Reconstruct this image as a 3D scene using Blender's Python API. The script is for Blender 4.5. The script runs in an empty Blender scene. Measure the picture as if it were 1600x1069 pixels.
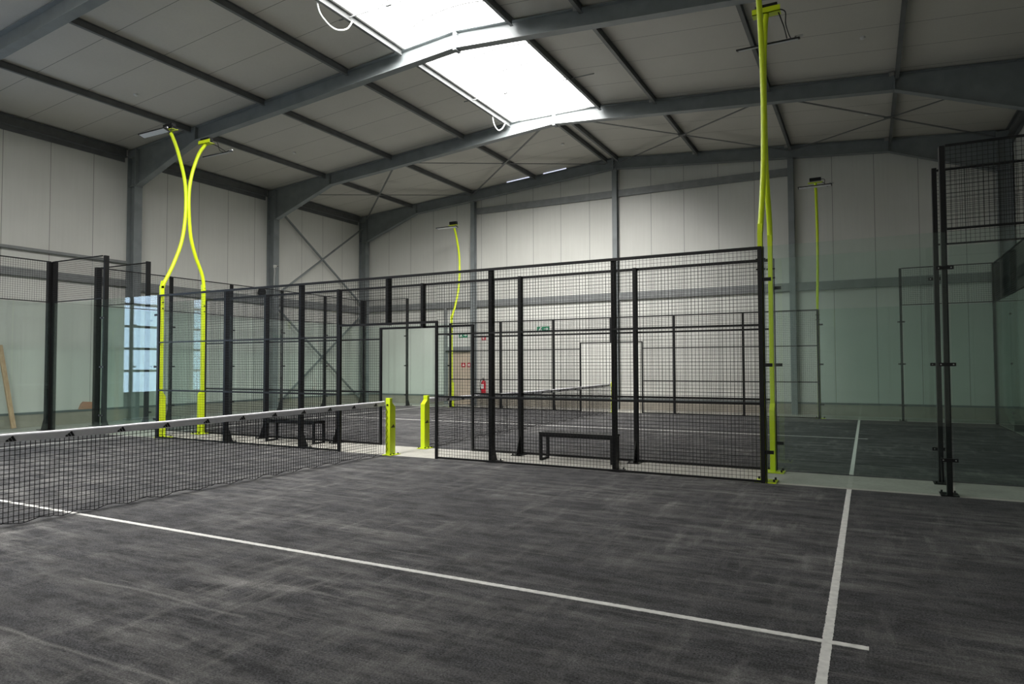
import bpy, math, random
from mathutils import Vector, Matrix
random.seed(7)
SC = bpy.context.scene
COL = SC.collection

# ------------------------------------------------------------------ camera
cam_d = bpy.data.cameras.new('camera')
cam_d.sensor_width = 36.0
cam_d.lens = 1053.04 / 1600 * 36.0
cam_d.clip_start = 0.05
cam_d.clip_end = 200
cam = bpy.data.objects.new('camera', cam_d)
COL.objects.link(cam)
YAW, PITCH, ROLL = 0.4850, 0.0340, -0.0035
_f = Vector((-math.sin(YAW)*math.cos(PITCH), math.cos(YAW)*math.cos(PITCH), math.sin(PITCH)))
_r = Vector((math.cos(YAW), math.sin(YAW), 0))
_u = _r.cross(_f)
_r2 = _r*math.cos(ROLL) + _u*math.sin(ROLL)
_u2 = -_r*math.sin(ROLL) + _u*math.cos(ROLL)
cam.matrix_world = Matrix(((_r2.x, _u2.x, -_f.x, 7.1711), (_r2.y, _u2.y, -_f.y, -9.0582), (_r2.z, _u2.z, -_f.z, 1.5022), (0, 0, 0, 1)))
SC.camera = cam

# ------------------------------------------------------------------ world, view
SC.view_settings.view_transform = 'Standard'
SC.view_settings.look = 'None'
SC.view_settings.gamma = 1
SC.view_settings.use_curve_mapping = False
SC.view_settings.exposure = 0.12
SC.cycles.transparent_max_bounces = 32
SC.cycles.max_bounces = 10
SC.cycles.diffuse_bounces = 6
world = bpy.data.worlds.new('sky')
SC.world = world
world.use_nodes = True
world.node_tree.nodes['Background'].inputs[0].default_value = (0.80, 0.88, 1.0, 1)
world.node_tree.nodes['Background'].inputs[1].default_value = 1.0

# hall measures (metres, measured off the photograph's perspective)
XL, XR, XRIDGE = -11.683, 10.73, -0.477
YFAR, YNEAR = 13.21, -12.4
ZRIDGE, SLOPE = 8.651, 0.0791
def roofz(x): return ZRIDGE - abs(x - XRIDGE)*SLOPE
SKY0, SKY1 = XRIDGE - 1.30, XRIDGE + 1.30       # skylight edges
YSKY = 8.02
GAP = 1.13                                      # strip between the two courts
YB0, YB1 = GAP, GAP + 10.1

# daylight that falls through the rooflight, stronger from its right side
def area(name, loc, size, sy, rot, power, color, spread):
    l = bpy.data.lights.new(name, 'AREA'); l.shape = 'RECTANGLE'; l.size = size; l.size_y = sy
    l.energy = power; l.color = color; l.spread = spread
    o = bpy.data.objects.new(name, l); COL.objects.link(o); o.location = loc; o.rotation_euler = rot
    return o
SKY_E, GATE_E = 7.5, 5.5
def aimed(name, loc, d, sx, sy, power, color, spread):
    o = area(name, loc, sx, sy, (0, 0, 0), power, color, math.radians(spread))
    o.rotation_euler = Vector(d).to_track_quat('-Z', 'Y').to_euler(); return o
# the sky is brightest behind the camera, so the diffusing rooflight throws most of its light forward
for _y in (-10.6, -7.6, -4.6, 0.2, 1.8, 4.0, 5.6, 7.1):
    aimed('rooflight_daylight', (XRIDGE + 0.1, _y, 8.93), (-0.34, 0.56, -0.76), 2.0, 1.3, 215, (1.0, 0.985, 0.955), 112)

# ------------------------------------------------------------------ materials
def S(c):
    def g(v):
        v /= 255.0
        return v/12.92 if v <= 0.04045 else ((v+0.055)/1.055)**2.4
    return tuple(g(v) for v in c) + (1,)
def mat(name):
    m = bpy.data.materials.new(name); m.use_nodes = True
    nt = m.node_tree; nt.nodes.clear()
    out = nt.nodes.new('ShaderNodeOutputMaterial')
    return m, nt, out
def N(nt, t, **k):
    n = nt.nodes.new(t)
    for a, b in k.items(): setattr(n, a, b)
    return n
def L(nt, a, b): nt.links.new(a, b)
def coords(nt): return N(nt, 'ShaderNodeTexCoord').outputs['Object']
def ramp(nt, fac, stops):
    r = N(nt, 'ShaderNodeValToRGB')
    while len(r.color_ramp.elements) < len(stops): r.color_ramp.elements.new(0.5)
    for e, (p, c) in zip(r.color_ramp.elements, stops): e.position = p; e.color = c
    L(nt, fac, r.inputs[0]); return r.outputs[0]
def noise(nt, vec, scale, detail=3, rough=0.5, mapscale=None, rot=None, dist=0.0):
    if mapscale or rot:
        mp = N(nt, 'ShaderNodeMapping')
        if mapscale: mp.inputs['Scale'].default_value = mapscale
        if rot: mp.inputs['Rotation'].default_value = rot
        L(nt, vec, mp.inputs[0]); vec = mp.outputs[0]
    n = N(nt, 'ShaderNodeTexNoise'); n.inputs['Scale'].default_value = scale
    n.inputs['Detail'].default_value = detail; n.inputs['Roughness'].default_value = rough
    n.inputs['Distortion'].default_value = dist
    L(nt, vec, n.inputs['Vector']); return n.outputs[0]
def math_(nt, op, a, b=None, c=None):
    n = N(nt, 'ShaderNodeMath', operation=op)
    for i, v in enumerate((a, b, c)):
        if v is None: continue
        if isinstance(v, (int, float)): n.inputs[i].default_value = v
        else: L(nt, v, n.inputs[i])
    return n.outputs[0]
def mixc(nt, fac, a, b, bt='MIX'):
    n = N(nt, 'ShaderNodeMix', data_type='RGBA', blend_type=bt)
    for s, v in ((n.inputs[0], fac), (n.inputs[6], a), (n.inputs[7], b)):
        if isinstance(v, (int, float)): s.default_value = v
        elif isinstance(v, tuple): s.default_value = v
        else: L(nt, v, s)
    return n.outputs[2]
def pbr(nt, out, color, rough=0.5, metal=0.0, bump=None, bs=0.2, bd=0.002, spec=0.5):
    p = N(nt, 'ShaderNodeBsdfPrincipled')
    if isinstance(color, tuple): p.inputs['Base Color'].default_value = color
    else: L(nt, color, p.inputs['Base Color'])
    if isinstance(rough, (int, float)): p.inputs['Roughness'].default_value = rough
    else: L(nt, rough, p.inputs['Roughness'])
    p.inputs['Metallic'].default_value = metal
    p.inputs['Specular IOR Level'].default_value = spec
    if bump is not None:
        b = N(nt, 'ShaderNodeBump'); b.inputs['Strength'].default_value = bs; b.inputs['Distance'].default_value = bd
        L(nt, bump, b.inputs['Height']); L(nt, b.outputs[0], p.inputs['Normal'])
    L(nt, p.outputs[0], out.inputs[0]); return p
def painted(name, c, rough=0.4, var=0.12, scale=6, metal=0.0, spec=0.5):
    m, nt, out = mat(name); v = coords(nt)
    n = noise(nt, v, scale, 4)
    c2 = tuple(min(1, x*(1-var)) for x in c[:3]) + (1,)
    c3 = tuple(min(1, x*(1+var)) for x in c[:3]) + (1,)
    col = ramp(nt, n, [(0.3, c2), (0.7, c3)])
    pbr(nt, out, col, rough, metal, spec=spec); return m
def panelled(name, base, axis, period, phase, joint, micro=0.0, grime=0.06):
    m, nt, out = mat(name); v = coords(nt)
    sx = N(nt, 'ShaderNodeSeparateXYZ'); L(nt, v, sx.inputs[0]); c = sx.outputs[axis]
    t = math_(nt, 'FRACT', math_(nt, 'DIVIDE', math_(nt, 'SUBTRACT', c, phase), period))
    line = math_(nt, 'LESS_THAN', math_(nt, 'MINIMUM', t, math_(nt, 'SUBTRACT', 1.0, t)), 0.006)
    n = noise(nt, v, 0.7, 4)
    b2 = tuple(x*(1-grime) for x in base[:3]) + (1,)
    col = ramp(nt, n, [(0.35, b2), (0.65, base)])
    st = noise(nt, v, 3.0, 4, mapscale=(6, 6, 0.25))
    col = mixc(nt, 0.12, col, ramp(nt, st, [(0.3, (0.72, 0.72, 0.70, 1)), (0.6, (1, 1, 1, 1))]), 'MULTIPLY')
    col = mixc(nt, line, col, joint)
    h = math_(nt, 'MULTIPLY', line, -1.0)
    if micro:
        w = math_(nt, 'SINE', math_(nt, 'MULTIPLY', c, 2*math.pi/0.05))
        h = math_(nt, 'ADD', h, math_(nt, 'MULTIPLY', w, micro))
    pbr(nt, out, col, 0.45, bump=h, bs=0.5, bd=0.004, spec=0.35); return m

M = {}
M['wall_lr'] = panelled('white_wall_panels', (0.66, 0.66, 0.62, 1), 1, 1.11, -0.309, (0.22, 0.22, 0.21, 1), 0.03)
M['wall_far'] = panelled('white_gable_panels', (0.66, 0.66, 0.62, 1), 0, 1.11, 0.779, (0.22, 0.22, 0.21, 1), 0.03)
M['ceil'] = panelled('roof_panels', (0.56, 0.54, 0.49, 1), 1, 1.1, 0.12, (0.13, 0.13, 0.12, 1), 0.0)
M['steel'] = painted('blue_grey_steel', (0.20, 0.22, 0.225, 1), 0.42, 0.12, 3)
M['purlin'] = painted('dark_purlin_steel', (0.12, 0.125, 0.125, 1), 0.45, 0.15, 4)
M['girt'] = painted('galvanised_girt', (0.22, 0.23, 0.23, 1), 0.45, 0.12, 5)
M['black'] = painted('black_powder_coat', (0.0065, 0.0065, 0.007, 1), 0.42, 0.15, 10, 0.0, 0.35)
M['wire'] = painted('black_wire', (0.006, 0.006, 0.0065, 1), 0.4, 0.1, 10, 0.0, 0.35)
M['yellow'] = painted('fluorescent_yellow_coat', (0.63, 0.78, 0.012, 1), 0.36, 0.05, 5)
M['cord'] = painted('black_net_cord', (0.006, 0.006, 0.007, 1), 0.8, 0.2, 30, 0.0, 0.1)
M['band'] = painted('white_net_tape', (0.80, 0.79, 0.83, 1), 0.6, 0.06, 8)
M['logo'] = painted('black_print', (0.006, 0.006, 0.008, 1), 0.6, 0.05, 8)
M['chrome'] = painted('bare_steel', (0.45, 0.45, 0.45, 1), 0.3, 0.1, 20, 0.9)
M['white'] = painted('white_plastic', (0.7, 0.7, 0.68, 1), 0.5, 0.05, 10)
M['led'] = painted('frosted_led_cover', (0.62, 0.64, 0.66, 1), 0.35, 0.04, 20)
M['line'] = painted('white_court_line', (0.66, 0.65, 0.62, 1), 0.85, 0.14, 20)
M['red'] = painted('red_enamel', (0.50, 0.012, 0.03, 1), 0.3, 0.08, 10)
M['green'] = painted('green_sign', (0.01, 0.20, 0.10, 1), 0.5, 0.05, 10)
M['board'] = painted('beige_door_leaf', (0.50, 0.42, 0.33, 1), 0.6, 0.08, 4)
M['brick'] = painted('orange_brick', (0.42, 0.20, 0.12, 1), 0.85, 0.2, 25)
M['flash'] = painted('base_flashing', (0.13, 0.15, 0.15, 1), 0.5, 0.1, 5)

m, nt, out = mat('concrete'); v = coords(nt)
c = ramp(nt, noise(nt, v, 1.3, 6, 0.65), [(0.3, (0.36, 0.35, 0.31, 1)), (0.7, (0.52, 0.50, 0.455, 1))])
c = mixc(nt, 0.25, c, ramp(nt, noise(nt, v, 30, 4), [(0.35, (0.5, 0.5, 0.5, 1)), (0.65, (1, 1, 1, 1))]), 'MULTIPLY')
pbr(nt, out, c, 0.7, bump=noise(nt, v, 40, 3), bs=0.15); M['concrete'] = m
m, nt, out = mat('plinth_concrete'); v = coords(nt)
c = ramp(nt, noise(nt, v, 2.0, 6, 0.65), [(0.3, (0.27, 0.25, 0.21, 1)), (0.7, (0.36, 0.33, 0.28, 1))])
pbr(nt, out, c, 0.85, bump=noise(nt, v, 30, 3), bs=0.2); M['plinth'] = m
m, nt, out = mat('wood'); v = coords(nt)
c = ramp(nt, noise(nt, v, 5.0, 5, 0.6, mapscale=(8, 8, 0.6)), [(0.3, (0.45, 0.28, 0.17, 1)), (0.7, (0.62, 0.43, 0.28, 1))])
pbr(nt, out, c, 0.75); M['wood'] = m

# turf: charcoal pile with sand brushed into it in long streaks
m, nt, out = mat('charcoal_turf'); v = coords(nt)
fib = noise(nt, v, 85, 4, 0.8)
base = ramp(nt, fib, [(0.36, (0.006, 0.006, 0.007, 1)), (0.66, (0.135, 0.133, 0.139, 1))])
mot = noise(nt, v, 5, 9, 0.8, mapscale=(0.6, 1.2, 1), rot=(0, 0, 0.25))
base = mixc(nt, 0.85, base, ramp(nt, mot, [(0.36, (0.30, 0.30, 0.30, 1)), (0.64, (1.35, 1.35, 1.35, 1))]), 'MULTIPLY')
big = noise(nt, v, 0.5, 4, 0.6, mapscale=(0.8, 1.2, 1), rot=(0, 0, 0.2), dist=0.5)
def streak(sc, ms, ro, thr, gain, di):
    n_ = noise(nt, v, sc, 8, 0.74, mapscale=ms, rot=(0, 0, ro), dist=di)
    return math_(nt, 'MULTIPLY', math_(nt, 'MAXIMUM', math_(nt, 'SUBTRACT', n_, thr), 0), gain)
sand = math_(nt, 'ADD', streak(2.2, (0.5, 2.4, 1), 0.10, 0.45, 2.3, 0.1), streak(1.5, (3.2, 0.6, 1), 0.30, 0.51, 2.2, 0.15))
sand = math_(nt, 'ADD', sand, streak(0.9, (0.5, 9.0, 1), 0.06, 0.57, 4.2, 0.15))
sand = math_(nt, 'MULTIPLY', sand, math_(nt, 'MAXIMUM', math_(nt, 'ADD', math_(nt, 'MULTIPLY', big, 2.4), -0.65), 0.12))
grain = ramp(nt, noise(nt, v, 110, 3, 0.85), [(0.35, (0.12, 0.12, 0.12, 1)), (0.65, (1.5, 1.5, 1.5, 1))])
sxy = N(nt, 'ShaderNodeSeparateXYZ'); L(nt, v, sxy.inputs[0])
wob = math_(nt, 'MULTIPLY', math_(nt, 'SUBTRACT', noise(nt, v, 1.1, 2), 0.5), 0.12)
def ridge(y0, xa, xb, g):
    dd = math_(nt, 'ABSOLUTE', math_(nt, 'SUBTRACT', math_(nt, 'ADD', sxy.outputs[1], wob), y0))
    k = math_(nt, 'MAXIMUM', math_(nt, 'SUBTRACT', 1.0, math_(nt, 'DIVIDE', dd, 0.022)), 0)
    k = math_(nt, 'MULTIPLY', k, math_(nt, 'MULTIPLY', math_(nt, 'GREATER_THAN', sxy.outputs[0], xa), math_(nt, 'LESS_THAN', sxy.outputs[0], xb)))
    return math_(nt, 'MULTIPLY', k, g)
sand = math_(nt, 'ADD', sand, ridge(-1.95, 1.0, 4.6, 0.32)); sand = math_(nt, 'ADD', sand, ridge(-1.19, 2.2, 3.85, 0.30))
sand = math_(nt, 'ADD', sand, ridge(0.85, 1.2, 5.0, 0.12))
sand = math_(nt, 'MULTIPLY', sand, grain)
sand = math_(nt, 'MINIMUM', math_(nt, 'MAXIMUM', sand, 0), 0.8)
c = mixc(nt, sand, base, (0.42, 0.405, 0.385, 1))
pbr(nt, out, c, 0.9, bump=fib, bs=0.9, bd=0.006, spec=0.25); M['turf'] = m

def glass_mat(name, tint):
    m, nt, out = mat(name)
    tr = N(nt, 'ShaderNodeBsdfTransparent'); tr.inputs[0].default_value = tint
    gl = N(nt, 'ShaderNodeBsdfGlossy'); gl.inputs['Roughness'].default_value = 0.0; gl.inputs[0].default_value = (0.95, 1, 0.98, 1)
    g = N(nt, 'ShaderNodeNewGeometry'); fr = N(nt, 'ShaderNodeFresnel')
    ior = math_(nt, 'ADD', 1.5, math_(nt, 'MULTIPLY', g.outputs['Backfacing'], 1/1.5 - 1.5))
    L(nt, ior, fr.inputs[0])
    mx = N(nt, 'ShaderNodeMixShader'); L(nt, fr.outputs[0], mx.inputs[0]); L(nt, tr.outputs[0], mx.inputs[1]); L(nt, gl.outputs[0], mx.inputs[2])
    L(nt, mx.outputs[0], out.inputs[0]); return m
M['glass'] = glass_mat('green_tinted_glass', (0.912, 0.957, 0.94, 1))
def emit(name, color, s):
    m, nt, out = mat(name); e = N(nt, 'ShaderNodeEmission'); e.inputs[1].default_value = s
    v = coords(nt); n = noise(nt, v, 1.2, 2)
    c2 = tuple(x*0.985 for x in color[:3]) + (1,)
    L(nt, ramp(nt, n, [(0.35, c2), (0.65, color)]), e.inputs[0]); L(nt, e.outputs[0], out.inputs[0]); return m
M['skylight'] = emit('daylit_polycarbonate', (1.0, 0.99, 0.965, 1), SKY_E)
M['leak_glow'] = emit('daylight_leak_glow', (0.75, 0.8, 1.0, 1), 1.2)
M['gate_pane'] = emit('daylit_gate_pane', (0.62, 0.76, 1.0, 1), GATE_E)

# ------------------------------------------------------------------ mesh helpers
class MB:
    def __init__(s): s.v = []; s.f = []
    def add(s, v, f):
        o = len(s.v); s.v += [tuple(p) for p in v]; s.f += [tuple(i+o for i in q) for q in f]; return s
    def box(s, x0, y0, z0, x1, y1, z1):
        v = [(x, y, z) for z in (z0, z1) for y in (y0, y1) for x in (x0, x1)]
        return s.add(v, [(0, 2, 3, 1), (4, 5, 7, 6), (0, 1, 5, 4), (2, 6, 7, 3), (0, 4, 6, 2), (1, 3, 7, 5)])
    def cbox(s, cx, cy, cz, sx, sy, sz): return s.box(cx-sx/2, cy-sy/2, cz-sz/2, cx+sx/2, cy+sy/2, cz+sz/2)
    def prism(s, poly, axis, a, b):
        """polygon in the two other axes (in xyz order), extruded along axis from a to b"""
        n = len(poly)
        def P(p, t):
            q = list(p); q.insert(axis, t); return tuple(q)
        v = [P(p, a) for p in poly] + [P(p, b) for p in poly]
        f = [tuple(range(n))[::-1], tuple(range(n, 2*n))] + [(i, (i+1) % n, (i+1) % n+n, i+n) for i in range(n)]
        return s.add(v, f)
    def tube(s, pts, r, n=8, cap=True):
        pts = [Vector(p) for p in pts]; rings = []
        up = None
        for i, p in enumerate(pts):
            d = (pts[min(i+1, len(pts)-1)] - pts[max(i-1, 0)]).normalized()
            if up is None:
                up = Vector((0, 0, 1)) if abs(d.z) < 0.9 else Vector((1, 0, 0))
            a = d.cross(up).normalized(); b = a.cross(d).normalized(); up = b
            rr = r[i] if isinstance(r, (list, tuple)) else r
            rings.append([p + a*rr*math.cos(2*math.pi*k/n) + b*rr*math.sin(2*math.pi*k/n) for k in range(n)])
        v = [q for R_ in rings for q in R_]; f = []
        for i in range(len(rings)-1):
            for k in range(n):
                f.append((i*n+k, i*n+(k+1) % n, (i+1)*n+(k+1) % n, (i+1)*n+k))
        if cap: f += [tuple(range(n))[::-1], tuple((len(rings)-1)*n+k for k in range(n))]
        return s.add(v, f)
    def bar(s, p, q, w, h, up=(0, 0, 1)):
        p = Vector(p); q = Vector(q); d = (q-p).normalized(); a = d.cross(Vector(up)).normalized(); b = a.cross(d)
        v = [t + a*i*w/2 + b*j*h/2 for t in (p, q) for i, j in ((-1, -1), (1, -1), (1, 1), (-1, 1))]
        return s.add(v, [(3, 2, 1, 0), (4, 5, 6, 7)] + [(i, (i+1) % 4, (i+1) % 4+4, i+4) for i in range(4)])
    def build(s, name, m, parent=None, bevel=0, smooth=False, loc=None):
        me = bpy.data.meshes.new(name)
        v = s.v
        base = Vector((0, 0, 0))
        if parent is not None:
            base = abs_loc(parent)
        elif loc is not None: base = Vector(loc)
        if base.length: v = [(p[0]-base.x, p[1]-base.y, p[2]-base.z) for p in v]
        me.from_pydata(v, [], s.f); me.validate(); me.update()
        me.materials.append(m)
        if smooth:
            for p in me.polygons: p.use_smooth = True
        o = bpy.data.objects.new(name, me); COL.objects.link(o)
        if parent is not None: o.parent = parent
        elif loc is not None: o.location = loc
        if bevel:
            b = o.modifiers.new('bevel', 'BEVEL'); b.width = bevel; b.segments = 2; b.limit_method = 'ANGLE'
        return o
def abs_loc(o):
    p = Vector((0, 0, 0))
    while o is not None: p += o.location; o = o.parent
    return p
def thing(name, label, cat, loc, group=None):
    o = bpy.data.objects.new(name, None); COL.objects.link(o); o.location = loc
    o.empty_display_size = 0.2
    tag(o, label, cat, group); return o
def tag(o, label, cat, group=None):
    o['label'] = label; o['category'] = cat
    if group: o['group'] = group
    return o
def struct(o): o['kind'] = 'structure'; return o

# ================================================================== THE SHELL
T = 0.12
mb = MB().box(XL-0.3, YNEAR-0.3, -0.25, XR+0.3, YFAR+0.3, -0.03)
struct(mb.build('floor', M['concrete']))
# ceiling: two slopes, open under the rooflight
mb = MB()
def slab(xa, xb, ya, yb):
    za, zb = roofz(xa), roofz(xb)
    mb.prism([(xa, za), (xb, zb), (xb, zb+T), (xa, za+T)], 1, ya, yb)
slab(XL-0.1, SKY0-0.05, YNEAR-0.1, YFAR+0.1); slab(SKY1+0.05, XR+0.1, YNEAR-0.1, YFAR+0.1)
slab(SKY0-0.05, XRIDGE, YSKY+0.05, YFAR+0.1); slab(XRIDGE, SKY1+0.05, YSKY+0.05, YFAR+0.1)
struct(mb.build('ceiling', M['ceil']))
# left wall with the opening of the glazed gate
GY0, GY1, GZ0, GZ1 = -7.1, -2.84, 0.0, 3.95
mb = MB()
zt = roofz(XL) - 0.0
mb.box(XL-T, YNEAR, -0.03, XL, GY0, zt); mb.box(XL-T, GY1, -0.03, XL, YFAR, zt); mb.box(XL-T, GY0, GZ1, XL, GY1, zt)
struct(mb.build('wall_left', M['wall_lr']))
struct(MB().box(XR, YNEAR, -0.03, XR+T, YFAR, roofz(XR)).build('wall_right', M['wall_lr']))
for nm, y in (('wall_far', YFAR), ('wall_near', YNEAR-T)):
    mb = MB().prism([(XL-T, -0.03), (XR+T, -0.03), (XR+T, roofz(XR+T)), (XRIDGE, ZRIDGE), (XL-T, roofz(XL-T))], 1, y, y+T)
    struct(mb.build(nm, M['wall_far']))
# concrete plinths with a flashing strip above
def plinth(n, x0, y0, x1, y1, fx0, fy0, fx1, fy1):
    o = struct(MB().box(x0, y0, -0.03, x1, y1, 0.29).build('trim_%d' % n, M['plinth']))
    MB().box(fx0, fy0, 0.29, fx1, fy1, 0.345).build('flashing', M['flash'], o)
plinth(1, XL, GY1, XL+0.06, YFAR, XL, GY1, XL+0.075, YFAR)
plinth(2, XL+0.06, YFAR-0.06, -7.45, YFAR, XL+0.075, YFAR-0.075, -7.45, YFAR)
plinth(3, -6.2, YFAR-0.06, XR-0.06, YFAR, -6.2, YFAR-0.075, XR-0.075, YFAR)
plinth(4, XR-0.06, YNEAR, XR, YFAR, XR-0.075, YNEAR, XR, YFAR)
# fire exit door in the gable wall
d = struct(MB().box(-7.35, YFAR-0.05, -0.02, -6.27, YFAR-0.005, 2.0).build('door_1', M['board']))
MB().box(-7.42, YFAR-0.09, -0.03, -7.35, YFAR, 2.06).box(-6.27, YFAR-0.09, -0.03, -6.2, YFAR, 2.06).build('door_frame', M['girt'], d)
# glazed sectional gate in the left wall, its panes bright with daylight (seen mirrored in the court glass)
g = struct(bpy.data.objects.new('window_2', None)); COL.objects.link(g); g.location = (XL-0.06, GY0, 0)
mb = MB().box(XL-0.09, GY0, 0.0, XL-0.05, GY1, 0.72)
mb.build('bottom_section', M['girt'], g)
rows = [0.72 + 0.646*i for i in range(6)]
cols = [GY0 + (GY1-GY0)*i/3 for i in range(4)]
mb = MB()
for z in rows: mb.box(XL-0.10, GY0, z-0.035, XL-0.03, GY1, z+0.035)
for y in cols: mb.box(XL-0.10, y-0.03, 0.72, XL-0.028, y+0.03, rows[-1])
mb.build('window_frame', M['steel'], g)
for i in range(5):
    for j in range(3):
        MB().box(XL-0.08, cols[j]+0.03, rows[i]+0.035, XL-0.06, cols[j+1]-0.03, rows[i+1]-0.035).build('pane', M['gate_pane'], g)

# glowing strips put in for daylight leaking between roof and gable, not windows
for n_, (xa, xb) in enumerate(((-4.6, -3.5), (-3.1, -2.2))):
    za, zb = roofz(xa), roofz(xb)
    struct(MB().prism([(xa, za-0.024), (xb, zb-0.024), (xb, zb-0.001), (xa, za-0.001)], 1, 12.905, 12.915).build('window_%d' % (3+n_), M['leak_glow']))
# ------------------------------------------------------------------ rooflight
sk = struct(bpy.data.objects.new('window_1', None)); COL.objects.link(sk); sk.location = (XRIDGE, YSKY, roofz(SKY0))
ZC = roofz(SKY0)
mb = MB()
for x, sgn in ((SKY0, -1), (SKY1, 1)):
    mb.box(min(x, x+sgn*0.05), YNEAR, ZC-0.03, max(x, x+sgn*0.05), YSKY, ZC+0.215)
mb.box(SKY0, YSKY, ZC-0.02, SKY1, YSKY+0.05, ZC+0.28)
mb.build('upstand', M['white'], sk)
def arcpts(r0=1.30, h=0.42, z=ZC+0.22, n=16):
    return [(XRIDGE + r0*math.cos(math.pi*(1-i/n)), z + h*math.sin(math.pi*i/n)) for i in range(n+1)]
o_, i_ = arcpts(1.32, 0.44), arcpts(1.30, 0.42)
mb = MB()
n = len(o_)
for k in range(n-1):
    mb.prism([i_[k], i_[k+1], o_[k+1], o_[k]], 1, YNEAR, YSKY)
mb.build('barrel_glazing', M['skylight'], sk)
MB().prism(o_, 1, YSKY, YSKY+0.02).build('end_pane', M['skylight'], sk)
y = YSKY - 0.9
while y > YNEAR:
    mb = MB().tube([(p[0], y, p[1]-0.02) for p in arcpts(1.29, 0.41)], 0.014, 6)
    mb.build('glazing_bar', M['chrome'], sk); y -= 1.06
for y in (1.15, 5.92, -3.5, -8.2):
    mb = MB().tube([(SKY0-0.35, y, roofz(SKY0)-0.09), (SKY1+0.7, y, roofz(SKY0)-0.09)], 0.014, 6)
    mb.cbox(SKY0+0.9, y, ZC-0.08, 0.12, 0.05, 0.05)
    mb.build('opener_rod', M['girt'], sk)

# ================================================================== STEEL FRAME
def isect(mb, cx, cy, z0, z1, depth, width, tf=0.016, tw=0.011, along='x'):
    if along == 'x':   # web runs in x
        mb.box(cx-depth/2, cy-width/2, z0, cx-depth/2+tf, cy+width/2, z1)
        mb.box(cx+depth/2-tf, cy-width/2, z0, cx+depth/2, cy+width/2, z1)
        mb.box(cx-depth/2+tf, cy-tw/2, z0, cx+depth/2-tf, cy+tw/2, z1)
    else:
        mb.box(cx-width/2, cy-depth/2, z0, cx+width/2, cy-depth/2+tf, z1)
        mb.box(cx-width/2, cy+depth/2-tf, z0, cx+width/2, cy+depth/2, z1)
        mb.box(cx-tw/2, cy-depth/2+tf, z0, cx+tw/2, cy+depth/2-tf, z1)
def portal(Y, label):
    root = thing('portal_frame', label, 'steel frame', (XRIDGE, Y, 0), 'portal frames across the hall')
    for s in (-1, 1):
        xw = XL+0.02 if s < 0 else XR-0.02
        cx = xw - s*0.18
        mb = MB(); isect(mb, cx, Y, -0.03, roofz(cx)-0.24, 0.34, 0.24)
        mb.box(cx-0.2, Y-0.16, -0.03, cx+0.2, Y+0.16, 0.0)
        mb.box(cx-0.15, Y-0.11, 6.68, cx+0.15, Y+0.11, 6.70)
        mb.build('column', M['steel'], root)
        xe = cx - s*0.17
        xh = XRIDGE + s*8.3
        D = 0.36
        top = [(xe, roofz(xe)-0.02), (XRIDGE, ZRIDGE-0.02)]
        bot = [(xe, 6.70), (xh, roofz(xh)-D-0.02), (XRIDGE, ZRIDGE-D-0.02)]
        poly = [top[0], top[1], bot[2], bot[1], bot[0]]
        mb = MB().prism(poly, 1, Y-0.006, Y+0.006)
        def flange(a, b, th, w=0.2):
            dz = th
            mb.prism([(a[0], a[1]), (b[0], b[1]), (b[0], b[1]-dz), (a[0], a[1]-dz)], 1, Y-w/2, Y+w/2)
        flange(top[0], top[1], 0.018); flange(bot[0], bot[1], 0.018); flange(bot[1], bot[2], 0.018)
        mb.box(xh-0.012, Y-0.10, roofz(xh)-D-0.02, xh+0.012, Y+0.10, roofz(xh)-0.03)
        mb.box(min(xe, xe-s*0.025), Y-0.11, 6.66, max(xe, xe-s*0.025), Y+0.11, roofz(xe)-0.03)
        mb.build('rafter', M['steel'], root)
        # cut edge of the top flange: the column head stub between rafter and wall
        MB().box(min(xe, xw), Y-0.10, roofz(cx)-0.26, max(xe, xw), Y+0.10, roofz(xw)-0.02).build('column_head', M['steel'], root)
    mb = MB().box(XRIDGE-0.035, Y-0.11, ZRIDGE-0.44, XRIDGE+0.035, Y+0.11, ZRIDGE-0.03)
    mb.build('ridge_plate', M['steel'], root)
    for y_ in (-0.07, 0.07):
        for z_ in (0.06, 0.16, 0.27, 0.36):
            MB().box(XRIDGE-0.05, Y+y_-0.012, ZRIDGE-0.03-z_-0.012, XRIDGE+0.05, Y+y_+0.012, ZRIDGE-0.03-z_+0.012).build('bolt', M['chrome'], root)
    return root
FR = [13.02, 8.1, 2.97, -2.15]
portal(FR[0], 'grey steel portal frame set against the far gable wall')
portal(FR[1], 'grey steel portal frame at the far end of the white rooflight')
portal(FR[2], 'grey steel portal frame crossing the middle of the white rooflight')
portal(FR[3], 'grey steel portal frame nearest the camera, its rafter cutting the upper left corner')
# gable posts
for i, (x, wh) in enumerate(((-6.13, 'left gable post beside the beige fire exit door'), (-0.43, 'middle gable post under the ridge of the roof'), (5.2, 'right gable post beside the tall yellow pole'))):
    mb = MB(); isect(mb, x, 13.04, -0.03, roofz(x)-0.41, 0.18, 0.17, along='y')
    tag(mb.build('gable_post', M['steel'], loc=(x, 13.04, 0)), 'grey steel ' + wh, 'steel post', 'posts of the far gable wall')

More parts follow.
